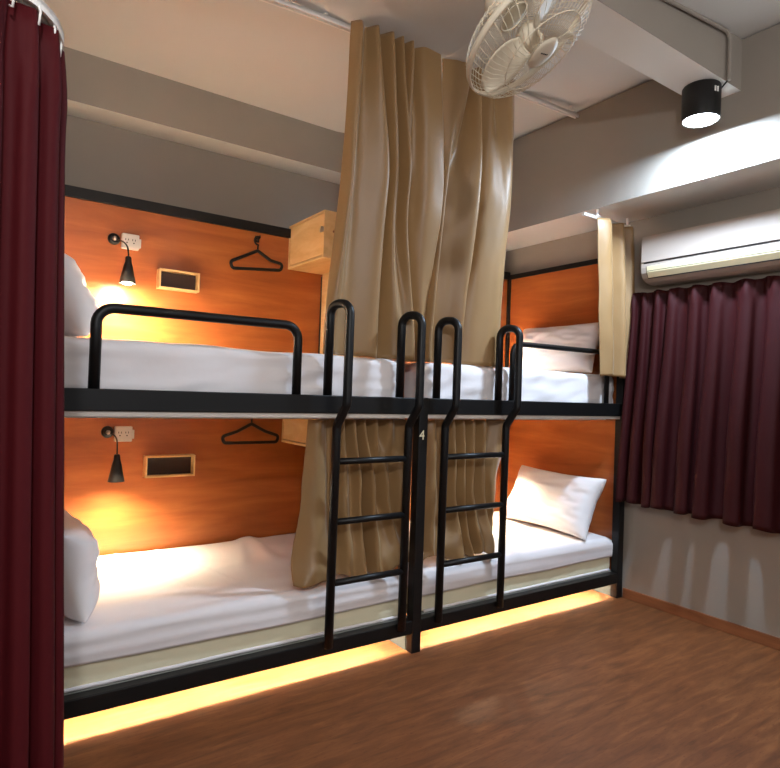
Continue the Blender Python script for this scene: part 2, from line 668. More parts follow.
# ================================================================== MATTRESSES, SHEETS
def wrinkle(seed, amp, fx=2.2, fy=6):
    def f(p):
        n1 = N(p.x * fx + seed, p.y * fy, p.z * 9)
        n2 = N(p.x * 7 + seed * 2, p.y * 9, p.z * 16)
        return (0, amp * 0.5 * n2, amp * n1 + amp * 0.5 * n2)
    return f


def upper_mattress(x0, x1, label, seed):
    bm = B()
    rbox(bm, (x0, 2.962, 1.471), (x1, 4.165, 1.757), 0.055, (46, 26, 8), None)
    for v in bm.verts:
        p = v.co
        n = N(p.x * 1.6 + seed, p.y * 5, p.z * 8) + 0.6 * N(p.x * 5 + seed, p.y * 6, p.z * 14)
        diag = N((p.x + 2.2 * p.z) * 3.2 + seed, (p.z - 0.3 * p.x) * 17, p.y * 2)
        if p.z > 1.50:
            v.co = p + Vector((0, (0.006 * n + 0.015 * diag) * (1 if p.y < 3.5 else 0.2), 0.011 * n))
    o = obj('mattress', bm, M_SHEET, smooth=True)
    return tag(o, label, 'mattress', 'mattresses on the upper berths')


upper_mattress(0.215, 2.165, 'white-sheeted mattress on the upper left berth behind the long guard rail', 3.3)
upper_mattress(2.315, 4.245, 'white-sheeted mattress on the upper right berth', 8.1)


def lower_mattress(x0, x1, label, slabel, seed, lump):
    bm = B()
    rbox(bm, (x0, 2.962, 0.2005), (x1, 4.165, 0.425), 0.03, (40, 20, 8), None)
    for v in bm.verts:
        p = v.co
        if p.z > 0.22:
            v.co = p + Vector((0, 0.005 * N(p.x * 6 + seed, p.z * 6, p.y), 0))
    t = obj('mattress', bm, M_CREAM, smooth=True)
    tag(t, label, 'mattress', 'mattresses on the lower berths')
    bm = B()
    for y in (2.960,):
        pts = [(x0 + 0.03 + (x1 - x0 - 0.06) * i / 40, y - 0.001, 0.211 + 0.002 * N(i * 0.9, seed)) for i in range(41)]
        tube(bm, pts, 0.0095, 8)
    obj('piping', bm, M_SHEET, t)
    # the white sheet over it, hanging part of the way down the front
    bm = B()
    prof = []   # (y, z) across the bed from the hem at the front to the back edge
    for k in range(10):
        prof.append((2.946, 0.315 + 0.105 * k / 9))
    for k in range(1, 7):
        a = PI / 2 * k / 6
        prof.append((2.946 + 0.045 * (1 - math.cos(a)), 0.42 + 0.045 * math.sin(a)))
    for k in range(1, 45):
        prof.append((2.991 + 1.165 * k / 44, 0.465))
    nx = 110
    rows = []
    for i in range(nx + 1):
        u = i / nx
        x = x0 - 0.008 + (x1 - x0 + 0.016) * u
        row = []
        for k, (y, z) in enumerate(prof):
            n1 = N(x * 1.3 + seed, y * 7, 0.3)
            n2 = N(x * 4.2 + seed, y * 8, 1.7)
            dz, dy = 0.0, 0.0
            if k < 10:       # front skirt: long horizontal folds
                dy = -0.011 * (0.4 + N(x * 0.9 + seed, z * 24, 2.2)) * (0.5 + 0.5 * k / 9) - 0.004 * (n2 + 0.6)
                dy = min(dy, 0.0)
                dz = 0.010 * N(x * 1.7 + seed, 0.5) * (1 - k / 9)
            else:
                dz = 0.011 * n1 + 0.006 * n2
                dz += lump(x, y)
                dz = max(dz, -0.012)
                edge = smooth01((y - 2.95) / 0.05)
                dy = -0.004 * (1 - edge)
            # mattress corners droop at both ends
            e = min(u, 1 - u)
            if e < 0.03 and k >= 10:
                dz -= 0.02 * (1 - e / 0.03) ** 2
            row.append(bm.verts.new((x, y + dy, z + dz)))
        rows.append(row)
    for a, b in zip(rows, rows[1:]):
        for k in range(len(prof) - 1):
            bm.faces.new((a[k], a[k + 1], b[k + 1], b[k])).smooth = True
    # end skirts
    for row, dx in ((rows[0], -1), (rows[-1], 1)):
        prev = row[9:]
        for s in range(1, 5):
            cur = [bm.verts.new((v.co.x + dx * 0.004 * math.sin(s * 1.1), v.co.y, v.co.z - 0.03 * s)) if i > 0 else row[9 - 2 * s] for i, v in enumerate(row[9:])]
            for a in range(len(cur) - 1):
                bm.faces.new((prev[a], prev[a + 1], cur[a + 1], cur[a])).smooth = True
            prev = cur
    s = obj('bed_sheet', bm, M_SHEET, smooth=True, solid=0.004)
    tag(s, slabel, 'bed sheet', 'white sheets on the lower berths')


def lumpL(x, y):
    r = 0
    # rumpled end of the sheet near the curtain, and two pressed creases across the bed
    d = abs((x - 1.42) - 0.35 * (y - 3.6))
    r += 0.013 * math.exp(-(d / 0.04) ** 2) * smooth01((y - 3.35) / 0.3)
    d2 = abs((x - 1.62) - 0.1 * (y - 3.6))
    r += 0.022 * math.exp(-(d2 / 0.05) ** 2) * smooth01((y - 3.45) / 0.3)
    for c in (0.95, 1.2):
        r += 0.006 * math.exp(-((x - c + 0.25 * (y - 3.5)) / 0.012) ** 2)
    return r


def lumpR(x, y):
    return 0.012 * math.exp(-((x - 3.3 - 0.4 * (y - 3.3)) / 0.05) ** 2)


lower_mattress(0.225, 2.185, 'cream mattress with white piping on the lower left berth', 'white bed sheet with pressed creases on the lower left berth', 1.7, lumpL)
lower_mattress(2.325, 4.24, 'cream mattress with white piping on the lower right berth', 'white bed sheet on the lower right berth under the leaning pillow', 6.2, lumpR)


# ================================================================== PILLOWS
def pillow(loc, half_w, half_h, thick, lean, side, label, seed, rz=0.0, sag=0.0):
    """leaning pillow: width along Y, height along the lean; side=+1 faces -X (right end), -1 faces +X."""
    bm = B()
    n = 30
    sh = {}
    for s in (1, -1):
        for i in range(n + 1):
            for j in range(n + 1):
                u, v = -1 + 2 * i / n, -1 + 2 * j / n
                if s == -1 and (i in (0, n) or j in (0, n)):
                    sh[s, i, j] = sh[1, i, j]
                    continue
                a = half_w * u * (1 - 0.10 * (1 - v * v)) * (1 + 0.02 * N(v * 2, seed))
                b = half_h * v * (1 - 0.10 * (1 - u * u)) * (1 + 0.025 * N(u * 2, seed + 5))
                t = thick * ((1 - u ** 4) * (1 - v ** 4)) ** 0.55 * (1 + 0.22 * N(u * 1.2 + seed, v * 1.2))
                edge = max(abs(u), abs(v))
                t += (0.018 * N(u * 2.5 + seed, v * 5 + s, seed) + 0.010 * N(u * 5 + 3 * v, v * 8 - 2 * u, seed)) * (1 - edge ** 6)
                if sag:
                    b -= sag * (1 - abs(u)) * (1 if v > 0 else 0) * v * v
                sh[s, i, j] = bm.verts.new((s * t, a, b))
        for i in range(n):
            for j in range(n):
                q = [sh[s, i, j], sh[s, i + 1, j], sh[s, i + 1, j + 1], sh[s, i, j + 1]]
                f = bm.faces.new(q if s == 1 else q[::-1])
                f.smooth = True
    o = obj('pillow', bm, M_PILLOW, smooth=True, sub=1)
    o.location = loc
    o.rotation_euler = (0, side * lean, rz)
    return tag(o, label, 'pillow', 'white pillows at the bed ends')


pillow((4.02, 3.40, 0.708), 0.48, 0.262, 0.135, math.radians(26), 1, 'white pillow brightly lit against the orange panel of the lower right berth', 2.0, rz=math.radians(-3))
pillow((4.075, 3.45, 1.974), 0.46, 0.235, 0.105, math.radians(24), 1, 'white pillow on the upper right berth, partly behind the short beige curtain', 5.0)
pillow((0.405, 3.42, 0.675), 0.43, 0.212, 0.130, math.radians(14), -1, 'white pillow half hidden by the burgundy curtain on the lower left berth', 7.0)
pillow((0.350, 3.52, 1.962), 0.42, 0.215, 0.125, math.radians(22), -1, 'white pillow half hidden by the burgundy curtain on the upper left berth', 11.0)


# ================================================================== READING LAMPS, OUTLETS, NICHES, HANGERS, CABINETS
def reading_lamp(rx, rz, bulb, label, out=0.0):
    bx, by, bz = bulb
    t = thing('reading_lamp', label, 'lamp', (rx, BY, rz), 'reading lamps on the back panel')
    R = Matrix.Translation((rx, BY, rz)) @ Matrix.Rotation(PI / 2, 4, 'X')
    bm = B(); lathe(bm, [(0.0, 0.022), (0.022, 0.022), (0.034, 0.014), (0.038, 0.0), (0.0, 0.0)], 28, R)
    base = obj('base', bm, M_BLACK, t)
    bm = B(); lathe(bm, [(0.0, 0.040), (0.008, 0.040), (0.014, 0.033), (0.014, 0.022)], 18, R)
    obj('switch', bm, M_SILVER, base)
    top = bz + 0.105
    bm = B()
    p0, p1, p2, p3 = Vector((rx + 0.01, BY - 0.03, rz - 0.005)), Vector((rx + 0.05, BY - 0.07, rz - 0.02)), Vector((bx, by, top + 0.08)), Vector((bx, by, top))
    pts = []
    for k in range(17):
        s = k / 16
        pts.append(p0 * (1 - s) ** 3 + 3 * p1 * s * (1 - s) ** 2 + 3 * p2 * s * s * (1 - s) + p3 * s ** 3)
    tube(bm, pts, 0.0048, 8)
    obj('gooseneck', bm, M_BLACK, t)
    T = Matrix.Translation((bx, by, bz))
    bm = B(); lathe(bm, [(0.0, 0.105), (0.014, 0.105), (0.018, 0.096), (0.019, 0.070), (0.027, 0.045), (0.048, -0.060), (0.045, -0.060), (0.024, 0.045), (0.0, 0.060)], 28, T)
    obj('lamp_shade', bm, M_BLACK, t)
    bm = B(); lathe(bm, [(0.0, 0.040), (0.014, 0.036), (0.018, 0.022), (0.030, -0.003), (0.033, -0.016), (0.029, -0.032), (0.018, -0.042), (0.0, -0.045)], 20, Matrix.Translation((bx, by, bz - out)))
    b = obj('bulb', bm, M_BULB, t)
    b.visible_shadow = True


reading_lamp(0.710, 2.478, BULBS[0], 'lit black reading lamp with glowing bulb above the upper left berth', 0.024)
reading_lamp(0.718, 1.243, BULBS[1], 'black cone reading lamp pointing down above the lower left berth', -0.010)
reading_lamp(3.780, 2.478, BULBS[2], 'black reading lamp behind the curtain of the upper right berth')
reading_lamp(3.800, 1.243, BULBS[3], 'black reading lamp behind the curtain of the lower right berth')


def outlet(x0, z0, label):
    t = thing('power_outlet', label, 'power outlet', (x0 + 0.05, BY, z0 + 0.05), 'white double sockets')
    bm = B(); box(bm, x0, x0 + 0.105, BY - 0.034, BY, z0, z0 + 0.098)
    obj('cover_plate', bm, M_WHITEP, t, bevel=0.006)
    for dx in (0.030, 0.072):
        bm = B()
        for a, b in ((-0.008, 0.012), (0.008, 0.012)):
            box(bm, x0 + dx + a - 0.002, x0 + dx + a + 0.002, BY - 0.0352, BY - 0.030, z0 + 0.047 + b - 0.006, z0 + 0.047 + b + 0.006)
        box(bm, x0 + dx - 0.004, x0 + dx + 0.004, BY - 0.0352, BY - 0.030, z0 + 0.036, z0 + 0.043)
        obj('socket', bm, M_DARK, t)
    bm = B(); box(bm, x0 + 0.104, x0 + 0.118, BY - 0.026, BY, z0 + 0.018, z0 + 0.075)
    obj('side_cap', bm, M_WHITEP, t, bevel=0.003)


outlet(0.752, 2.423, 'white double socket beside the lit upper lamp')
outlet(0.757, 1.182, 'white double socket beside the lower black lamp')


def niche(x0, x1, z0, z1, label):
    t = thing('shelf_box', label, 'shelf', ((x0 + x1) / 2, BY, z0), 'small wooden shelf boxes')
    y0, y1, w = BY - 0.075, BY - 0.0005, 0.011
    for n_, q in (('side_board', (x0, x0 + w, z0, z1)), ('side_board', (x1 - w, x1, z0, z1)), ('top_board', (x0 + w, x1 - w, z1 - w, z1)), ('bottom_board', (x0 + w, x1 - w, z0, z0 + w))):
        bm = B(); box(bm, q[0], q[1], y0, y1, q[2], q[3])
        obj(n_, bm, M_PINE, t, bevel=0.0015)
    bm = B(); box(bm, x0 + w, x1 - w, BY - 0.012, y1, z0 + w, z1 - w)
    obj('back_board', bm, M_NICHE, t)


niche(0.980, 1.245, 2.192, 2.322, 'small open pine box on the panel above the upper left berth')
niche(0.942, 1.262, 0.946, 1.088, 'small open pine box on the panel above the lower left berth')


def hanger(cx, zs, hw, label, tilt=0.0):
    t = thing('clothes_hanger', label, 'clothes hanger', (cx, BY - 0.03, zs), 'black plastic hangers')
    y = BY - 0.035
    bm = B()
    lo = -0.105
    loop = fillet([(cx - hw * 0.5, y, zs - 0.055), (cx, y, zs), (cx + hw * 0.5, y, zs - 0.055), (cx + hw, y, zs + lo * 0.85 + tilt), (cx + hw * 0.92, y, zs + lo - 0.03 + tilt), (cx - hw * 0.92, y, zs + lo - 0.03 - tilt), (cx - hw, y, zs + lo * 0.85 - tilt), (cx - hw * 0.5, y, zs - 0.055)], 0.022, 5)
    tube(bm, loop[:-1], 0.0115, 10, closed=True)
    obj('frame', bm, M_BLACK, t)
    bm = B()
    pts = [(cx, y, zs - 0.005), (cx, y, zs + 0.03)]
    for k in range(13):
        a = -PI * 0.55 + PI * 1.25 * k / 12
        pts.append((cx + 0.001 - 0.028 * math.cos(a) + 0.0, y, zs + 0.072 + 0.030 * math.sin(a)))
    tube(bm, fillet(pts[:3], 0.01, 3)[:-1] + [Vector(p) for p in pts[2:]], 0.0062, 8)
    obj('hook', bm, M_BLACK, t)
    # the peg on the panel that carries it
    p = thing('wall_peg', label.replace('hanger', 'wall peg holding the hanger').replace('clothes wall', 'wall'), 'wall hook', (cx, BY, zs + 0.09), 'black wall pegs')
    bm = B()
    tube(bm, [(cx + 0.004, BY, zs + 0.083), (cx + 0.004, BY - 0.045, zs + 0.087), (cx + 0.006, BY - 0.058, zs + 0.107)], 0.0055, 8)
    obj('peg', bm, M_BLACK, p)
    bm = B(); box(bm, cx - 0.012, cx + 0.022, BY - 0.006, BY - 0.0003, zs + 0.066, zs + 0.112)
    obj('mounting_plate', bm, M_BLACK, p, bevel=0.002)


hanger(1.665, 2.552, 0.200, 'black clothes hanger above the upper left berth beside the cabinet', 0.018)
hanger(1.668, 1.296, 0.215, 'black clothes hanger above the lower left berth beside the cabinet')


def cabinet(z0, z1, y0, label, board):
    t = thing('wall_cabinet', label, 'cabinet', (2.07, BY, z0), 'small pine wall cabinets')
    x0, x1, w = 1.922, 2.224, 0.016
    y1 = BY - 0.0005
    for n_, q in (('top_panel', (x0, x1, y0, y1, z1 - w, z1)), ('bottom_panel', (x0, x1, y0, y1, z0, z0 + w)),
                  ('side_panel', (x0, x1, y0, y0 + w, z0 + w, z1 - w)), ('side_panel', (x0, x1, y1 - w, y1, z0 + w, z1 - w)),
                  ('back_panel', (x1 - w, x1, y0 + w, y1 - w, z0 + w, z1 - w))):
        bm = B(); box(bm, *q)
        o = obj(n_, bm, M_PINE, t, bevel=0.0015)
        if n_ == 'side_panel' and q[2] == y0:
            for kx, kz in ((0.075, 0.19), (0.165, 0.135)):
                bm = B(); lathe(bm, [(0, 0.0006), (0.008, 0.0006), (0.008, 0)], 14, Matrix.Translation((x0 + kx, y0, z0 + kz * (z1 - z0) / 0.33)) @ Matrix.Rotation(PI / 2, 4, 'X'))
                k = obj('knot', bm, M_KNOT, o)
    bm = B(); box(bm, x0 + 0.005, x0 + 0.020, y0 + w + 0.008, y1 - w - 0.003, z0 + w + 0.008, z1 - w - 0.003)
    d = obj('door', bm, M_PINE, t, bevel=0.0015)
    bm = B()
    zc = z0 + 0.60 * (z1 - z0)
    box(bm, x0 - 0.004, x0 + 0.003, y0 + 0.002, y0 + 0.055, zc - 0.014, zc + 0.014)
    tube(bm, [(x0 - 0.006, y0 + 0.024, zc - 0.020), (x0 - 0.006, y0 + 0.024, zc + 0.020)], 0.007, 8)
    obj('latch', bm, M_SILVER, d)


cabinet(2.457, 2.783, 3.640, 'pale pine wall cabinet over the upper left berth beside the beige curtain', True)
cabinet(1.158, 1.407, 3.640, 'pale pine wall cabinet under the upper berth, over the lower left bed', False)
bm = B(); box(bm, 2.204, 2.2245, 3.62, BY - 0.026, 1.76, 2.456)
part('side_board', bm, M_PINE)

# ================================================================== CURTAINS
RZ = lambda x: 3.572 + 0.0645 * (x - 1.4)          # height of the ceiling rail
RY = lambda x: 2.93 + 0.040 * max(0, x - 1.4)


def rail(name, pts, w, h, label, brackets, ceil_z, group='white curtain rails'):
    t = thing(name, label, 'curtain rail', pts[0], group)
    bm = B()
    pts = [Vector(p) for p in pts]
    for off, hh in ((-w * 0.36, h), (w * 0.36, h), (0, h * 0.5)):
        rows = []
        for i, p in enumerate(pts):
            d = (pts[min(i + 1, len(pts) - 1)] - pts[max(i - 1, 0)]).normalized()
            s = Vector((-d.y, d.x, 0)).normalized()
            c = p + s * off + Vector((0, 0, h * 0.5 - hh * 0.5))
            ww = w * 0.14 if off else w * 0.5
            rows.append([bm.verts.new(c + s * a * ww + Vector((0, 0, b * hh * 0.5))) for a, b in ((-1, -1), (1, -1), (1, 1), (-1, 1))])
        for a, b in zip(rows, rows[1:]):
            for k in range(4):
                bm.faces.new((a[k], a[(k + 1) % 4], b[(k + 1) % 4], b[k]))
        bm.faces.new(rows[0][::-1]); bm.faces.new(rows[-1])
    obj('track', bm, M_WHITEM, t)
    for p, zc in brackets:
        bm = B()
        x, y, z = p
        box(bm, x - 0.010, x + 0.010, y - w * 0.85, y + w * 0.85, z + h * 0.5, z + h * 0.5 + 0.006)
        box(bm, x - 0.008, x + 0.008, y - w * 0.2, y + w * 0.2, z + h * 0.5, zc)
        obj('bracket', bm, M_WHITEM, t, bevel=0.0015)
    return t


def P_rail(x):
    return (x, RY(x), RZ(x))


def ceil_at(x):
    return 3.605 if x < 2.3 else min(3.80, 3.605 + (x - 2.3) / 1.5 * 0.195)


rail('curtain_rail', [P_rail(0.2), P_rail(1.4), P_rail(3.74)], 0.036, 0.026, 'white ceiling curtain rail above the beige bunk curtains',
     [(P_rail(x), ceil_at(x)) for x in (0.5, 1.5, 2.6, 3.66)], 3.6)


def hooks(t, pts):
    for (x, y, z) in pts:
        bm = B()
        tube(bm, [(x, y, z - 0.035), (x + 0.006, y - 0.010, z - 0.040), (x + 0.008, y - 0.012, z - 0.012), (x, y, z + 0.020)], 0.0028, 6)
        obj('hook', bm, M_WHITEM, t)


def curtain(name, label, bm, m, solid=0.003, group=None):
    o = obj(name, bm, m, smooth=True, solid=solid)
    return tag(o, label, 'curtain', group)


G1 = 'beige bunk curtains'
UL_FOLDS = [
    (1.642, 1.652, 1.618, -0.01, -0.01, 0), (1.687, 1.697, 1.662, 0.025, 0.03, 0.03), (1.739, 1.756, 1.74, -0.02, -0.01, 0.01),
    (1.792, 1.918, 1.928, 0.03, 0.045, 0.045), (1.84, 1.953, 1.984, -0.03, -0.045, -0.03), (1.894, 2.002, 2.07, 0.03, 0.02, 0.035),
    (1.929, 2.038, 2.143, -0.03, -0.01, 0.045), (1.964, 2.074, 2.211, 0.03, 0.045, 0.05), (2.0, 2.111, 2.234, -0.03, -0.03, -0.03),
    (2.036, 2.141, 2.249, 0.03, -0.05, -0.045), (2.072, 2.178, 2.265, -0.03, -0.02, -0.02), (2.131, 2.239, 2.296, 0.02, 0.02, 0.01),
    (2.253, 2.349, 2.319, 0.015, 0.025, 0.0),
]
UR_FOLDS = [
    (2.284, 2.333, 2.328, 0.01, -0.02, 0.0), (2.395, 2.373, 2.36, 0.03, 0.03, 0.03), (2.502, 2.413, 2.416, 0.02, -0.035, -0.03),
    (2.536, 2.495, 2.506, -0.04, 0.0, 0.0), (2.578, 2.622, 2.582, 0.03, 0.05, 0.05), (2.63, 2.674, 2.608, -0.03, -0.04, -0.03),
    (2.7, 2.736, 2.712, 0.02, 0.01, 0.02), (2.754, 2.854, 2.856, -0.02, 0.035, 0.04), (2.845, 2.929, 2.949, 0.025, 0.03, 0.03),
    (2.919, 2.967, 2.987, 0, 0, -0.01),
]
LL_FOLDS = [
    (1.542, 1.517, 1.462, 0, 0, 0), (1.592, 1.585, 1.559, 0.03, 0.03, 0.06), (1.655, 1.649, 1.641, -0.01, 0.02, 0.05),
    (1.701, 1.707, 1.745, -0.03, -0.03, 0.0), (1.753, 1.773, 1.818, 0.03, 0.03, 0.04), (1.786, 1.833, 1.866, -0.03, 0.0, 0.03),
    (1.827, 1.874, 1.921, 0.03, 0.04, 0.03), (1.861, 1.916, 1.949, -0.03, -0.045, -0.05), (1.896, 1.965, 2.006, 0.03, 0.035, 0.04),
    (1.931, 2.001, 2.049, -0.03, 0.0, 0.03), (1.98, 2.037, 2.093, 0.03, -0.03, 0.05), (2.023, 2.073, 2.153, -0.03, 0.03, 0.06),
    (2.082, 2.118, 2.205, 0.03, -0.02, 0.02), (2.149, 2.178, 2.228, -0.01, 0.03, -0.02), (2.255, 2.261, 2.262, 0, 0, 0),
]
LR_FOLDS = [
    (2.358, 2.378, 2.387, 0, 0, 0), (2.415, 2.435, 2.444, 0.03, 0.03, 0.03), (2.472, 2.484, 2.502, -0.02, -0.01, 0.0),
    (2.522, 2.551, 2.578, -0.03, -0.03, 0.03), (2.581, 2.602, 2.664, 0.03, 0.035, 0.06), (2.616, 2.637, 2.699, -0.03, -0.03, -0.03),
    (2.668, 2.68, 2.743, 0.03, 0.035, 0.04), (2.703, 2.715, 2.77, -0.03, -0.03, 0.0), (2.757, 2.76, 2.797, 0.03, 0.03, 0.06),
    (2.802, 2.805, 2.861, -0.03, -0.02, 0.05), (2.857, 2.86, 2.917, 0.03, 0.03, 0.06), (2.931, 2.897, 2.954, -0.02, -0.02, 0.03),
    (3.027, 2.944, 2.983, 0.02, 0.03, 0.02), (3.125, 3.011, 2.973, 0.0, 0.0, 0.0),
]
SR_FOLDS = [
    (3.757, 3.805, 3.844, 0.0, 0.0, 0.0), (3.864, 3.9, 3.941, 0.025, 0.025, 0.025), (3.949, 3.986, 4.014, -0.025, -0.025, -0.025),
    (4.023, 4.061, 4.089, 0.025, 0.025, 0.025), (4.098, 4.124, 4.153, -0.02, -0.02, -0.02), (4.162, 4.188, 4.218, 0.015, 0.015, 0.015),
    (4.214, 4.24, 4.27, 0, 0, 0),
]
c = curtain('bunk_curtain', 'long beige satin curtain on the upper left berth, from ceiling to mattress',
            folds_bm(UL_FOLDS, 2.868, 3.030, lambda x: RZ(x) + 0.006, lambda u: 1.760 - 0.004 * u, 4), M_BEIGE, group=G1)
hooks(c, [(x, RY(x), RZ(x)) for x in (1.72, 1.86, 1.99, 2.12)])
c = curtain('bunk_curtain', 'long beige satin curtain on the upper right berth, behind the fan',
            folds_bm(UR_FOLDS, 2.885, 3.030, lambda x: RZ(x) + 0.006, lambda u: 1.757 + 0.003 * math.sin(u * 7), 13), M_BEIGE, group=G1)
hooks(c, [(x, RY(x), RZ(x)) for x in (2.36, 2.5, 2.66, 2.8)])

# lower berths: rail under the upper berth
t = rail('curtain_rail', [(0.30, 3.03, 1.4015), (2.20, 3.03, 1.4015)], 0.024, 0.012, 'white curtain rail under the upper left berth', [], 1.408)
t = rail('curtain_rail', [(2.285, 3.03, 1.4015), (4.20, 3.03, 1.4015)], 0.024, 0.012, 'white curtain rail under the upper right berth', [], 1.408)


curtain('bunk_curtain', 'short crumpled beige curtain on the lower left berth, behind the left ladder',
        folds_bm(LL_FOLDS, 3.03, 3.035, lambda x: 1.392, lambda u: 0.490 + 0.012 * math.sin(u * 8 + 1) + 0.014 * u, 21, bunch=0.085, ymin=2.925), M_BEIGE, group=G1)


curtain('bunk_curtain', 'short crumpled beige curtain on the lower right berth, behind the right ladder',
        folds_bm(LR_FOLDS, 3.03, 3.045, lambda x: 1.392, lambda u: 0.498 + 0.012 * math.sin(u * 11), 33, bunch=0.09, ymin=2.925), M_BEIGE, group=G1)

# short curtain at the right end of the upper berth
rail('curtain_rail', [(3.66, 2.880, 2.925), (4.25, 2.875, 2.920)], 0.030, 0.022, 'short white curtain rail under the right beam',
     [((3.83, 2.879, 2.922), 2.995), ((4.2, 2.876, 2.920), 2.995)], 2.99)
curtain('bunk_curtain', 'narrow beige curtain gathered at the right end of the upper right berth',
        folds_bm(SR_FOLDS, 2.828, 2.828, lambda x: 2.905, lambda u: 1.735 + 0.006 * math.sin(u * 6), 6, scale=2.0), M_BEIGE, group=G1)

# burgundy window curtain
t = rail('curtain_rail', [(4.245, 2.785, 2.362), (4.245, 1.30, 2.362)], 0.030, 0.022, 'white rail peeping out above the burgundy window curtain', [], 0)
for y in (2.70, 2.0, 1.4):
    bm = B(); box(bm, 4.238, 4.2995, y - 0.012, y + 0.012, 2.366, 2.376)
    obj('bracket', bm, M_WHITEM, t)
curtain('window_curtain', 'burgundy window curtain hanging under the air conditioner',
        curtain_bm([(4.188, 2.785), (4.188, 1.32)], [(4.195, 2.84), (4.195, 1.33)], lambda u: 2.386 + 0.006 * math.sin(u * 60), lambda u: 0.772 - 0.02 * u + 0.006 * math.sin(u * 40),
                   9, 0.026, 0.062, 52, ws=[0.5, 0.7, 0.6, 1.1, 0.8, 1.3, 1.0, 1.6, 1.2], nv=50, pleat=0.012), M_BURG_SHADE)

# burgundy curtain in the left foreground, on a curved rail
arc = [(-0.62, 1.50), (-0.10, 1.52), (0.03, 1.545), (0.085, 1.582), (0.120, 1.635), (0.140, 1.70), (0.150, 1.80), (0.152, 2.30)]
arc3 = fillet([(x, y, 2.405) for x, y in arc], 0.12, 4)
rail('curtain_rail', arc3, 0.030, 0.024, 'curved white curtain rail at the top left corner, over the burgundy curtain', [((-0.5, 1.506, 2.405), 3.605), ((-0.05, 1.53, 2.405), 3.605)], 3.6)
arcc = [(x, y) for x, y, z in fillet([(x, y, 0) for x, y in arc], 0.12, 4)]
botc = [(x + (0.052 if i > 2 else 0.0), y) for i, (x, y) in enumerate(arcc)]
c = curtain('privacy_curtain', 'burgundy curtain hanging in the left foreground from the curved rail',
            curtain_bm(arcc, botc, lambda u: 2.385, lambda u: 0.03, 20, 0.022, 0.032, 77, nu=400, nv=50, pleat=0.006), M_BURG)
hooks(c, [(0.035, 1.54, 2.395), (0.087, 1.580, 2.395), (0.121, 1.635, 2.395), (0.141, 1.70, 2.395)])

# ================================================================== FAN
fan = thing('oscillating_fan', 'ivory ceiling fan with round wire cage in front of the beige curtains', 'fan', (1.33, 1.27, 3.6))
fc_ = Vector((1.420, 1.350, 2.716))
vd = (fc_ - Vector((0, 0, CAMH))).normalized()
side = vd.cross(Vector((0, 0, 1))).normalized()
vup = side.cross(vd).normalized()
side, vup = (math.cos(ROLL) * side + math.sin(ROLL) * vup), (-math.sin(ROLL) * side + math.cos(ROLL) * vup)
nz = (0.885 * (0.64 * side - 0.77 * vup) - 0.466 * vd).normalized()
q = nz.to_track_quat('Z', 'Y').to_matrix().to_4x4()
FM = Matrix.Translation(fc_) @ q
RF = 0.228


def fpart(name, bm, m, parent=fan, smooth=False):
    bmesh.ops.transform(bm, matrix=FM, verts=bm.verts[:])
    return obj(name, bm, m, parent, smooth=smooth)


def ring(bm, r, z, rad, seg=64, s=8):
    tube(bm, [(r * math.cos(2 * PI * k / seg), r * math.sin(2 * PI * k / seg), z) for k in range(seg)], rad, s, closed=True)


def cage(prof, swirl, n, r0):
    bm = B()
    for k in range(n):
        a0 = 2 * PI * k / n
        pts = []
        for i, (r, z) in enumerate(prof):
            a = a0 + swirl * (1 - r / RF)
            pts.append((r * math.cos(a), r * math.sin(a), z))
        tube(bm, pts, 0.0011, 5)
    return bm


front = [(0.045, 0.082), (0.09, 0.083), (0.14, 0.078), (0.185, 0.062), (0.213, 0.038), (0.226, 0.008)]
rear = [(0.05, -0.080), (0.10, -0.080), (0.15, -0.073), (0.19, -0.056), (0.215, -0.034), (0.226, -0.006)]
bm = cage(front, 0.7, 54, 0.045)
ring(bm, 0.14, 0.079, 0.0016, 48, 6)
fpart('front_guard', bm, M_IVORYW)
bm = cage(rear, -0.5, 60, 0.05)
ring(bm, 0.15, -0.074, 0.0016, 48, 6)
ring(bm, 0.05, -0.080, 0.003, 32, 6)
fpart('rear_guard', bm, M_IVORYW)
bm = B(); lathe(bm, [(0.2245, -0.010), (0.230, -0.010), (0.232, 0.0), (0.230, 0.010), (0.2245, 0.010), (0.223, 0.0), (0.2245, -0.010)], 72)
fpart('rim_band', bm, M_IVORY)
bm = B(); lathe(bm, [(0.0, 0.088), (0.036, 0.0875), (0.054, 0.084), (0.056, 0.078), (0.0, 0.078)], 36)
badge = fpart('badge', bm, M_IVORY)
bm = B()
for k, (a, b) in enumerate(((-0.020, -0.015), (-0.012, -0.002), (0.000, 0.006), (0.008, 0.013), (0.015, 0.021))):
    box(bm, a, b, -0.0022 + 0.0006 * (k % 2), 0.0022, 0.0872, 0.0885)
bmesh.ops.rotate(bm, cent=(0, 0, 0), matrix=Matrix.Rotation(math.radians(-150), 3, 'Z'), verts=bm.verts[:])
fpart('badge_print', bm, M_DARK, badge)
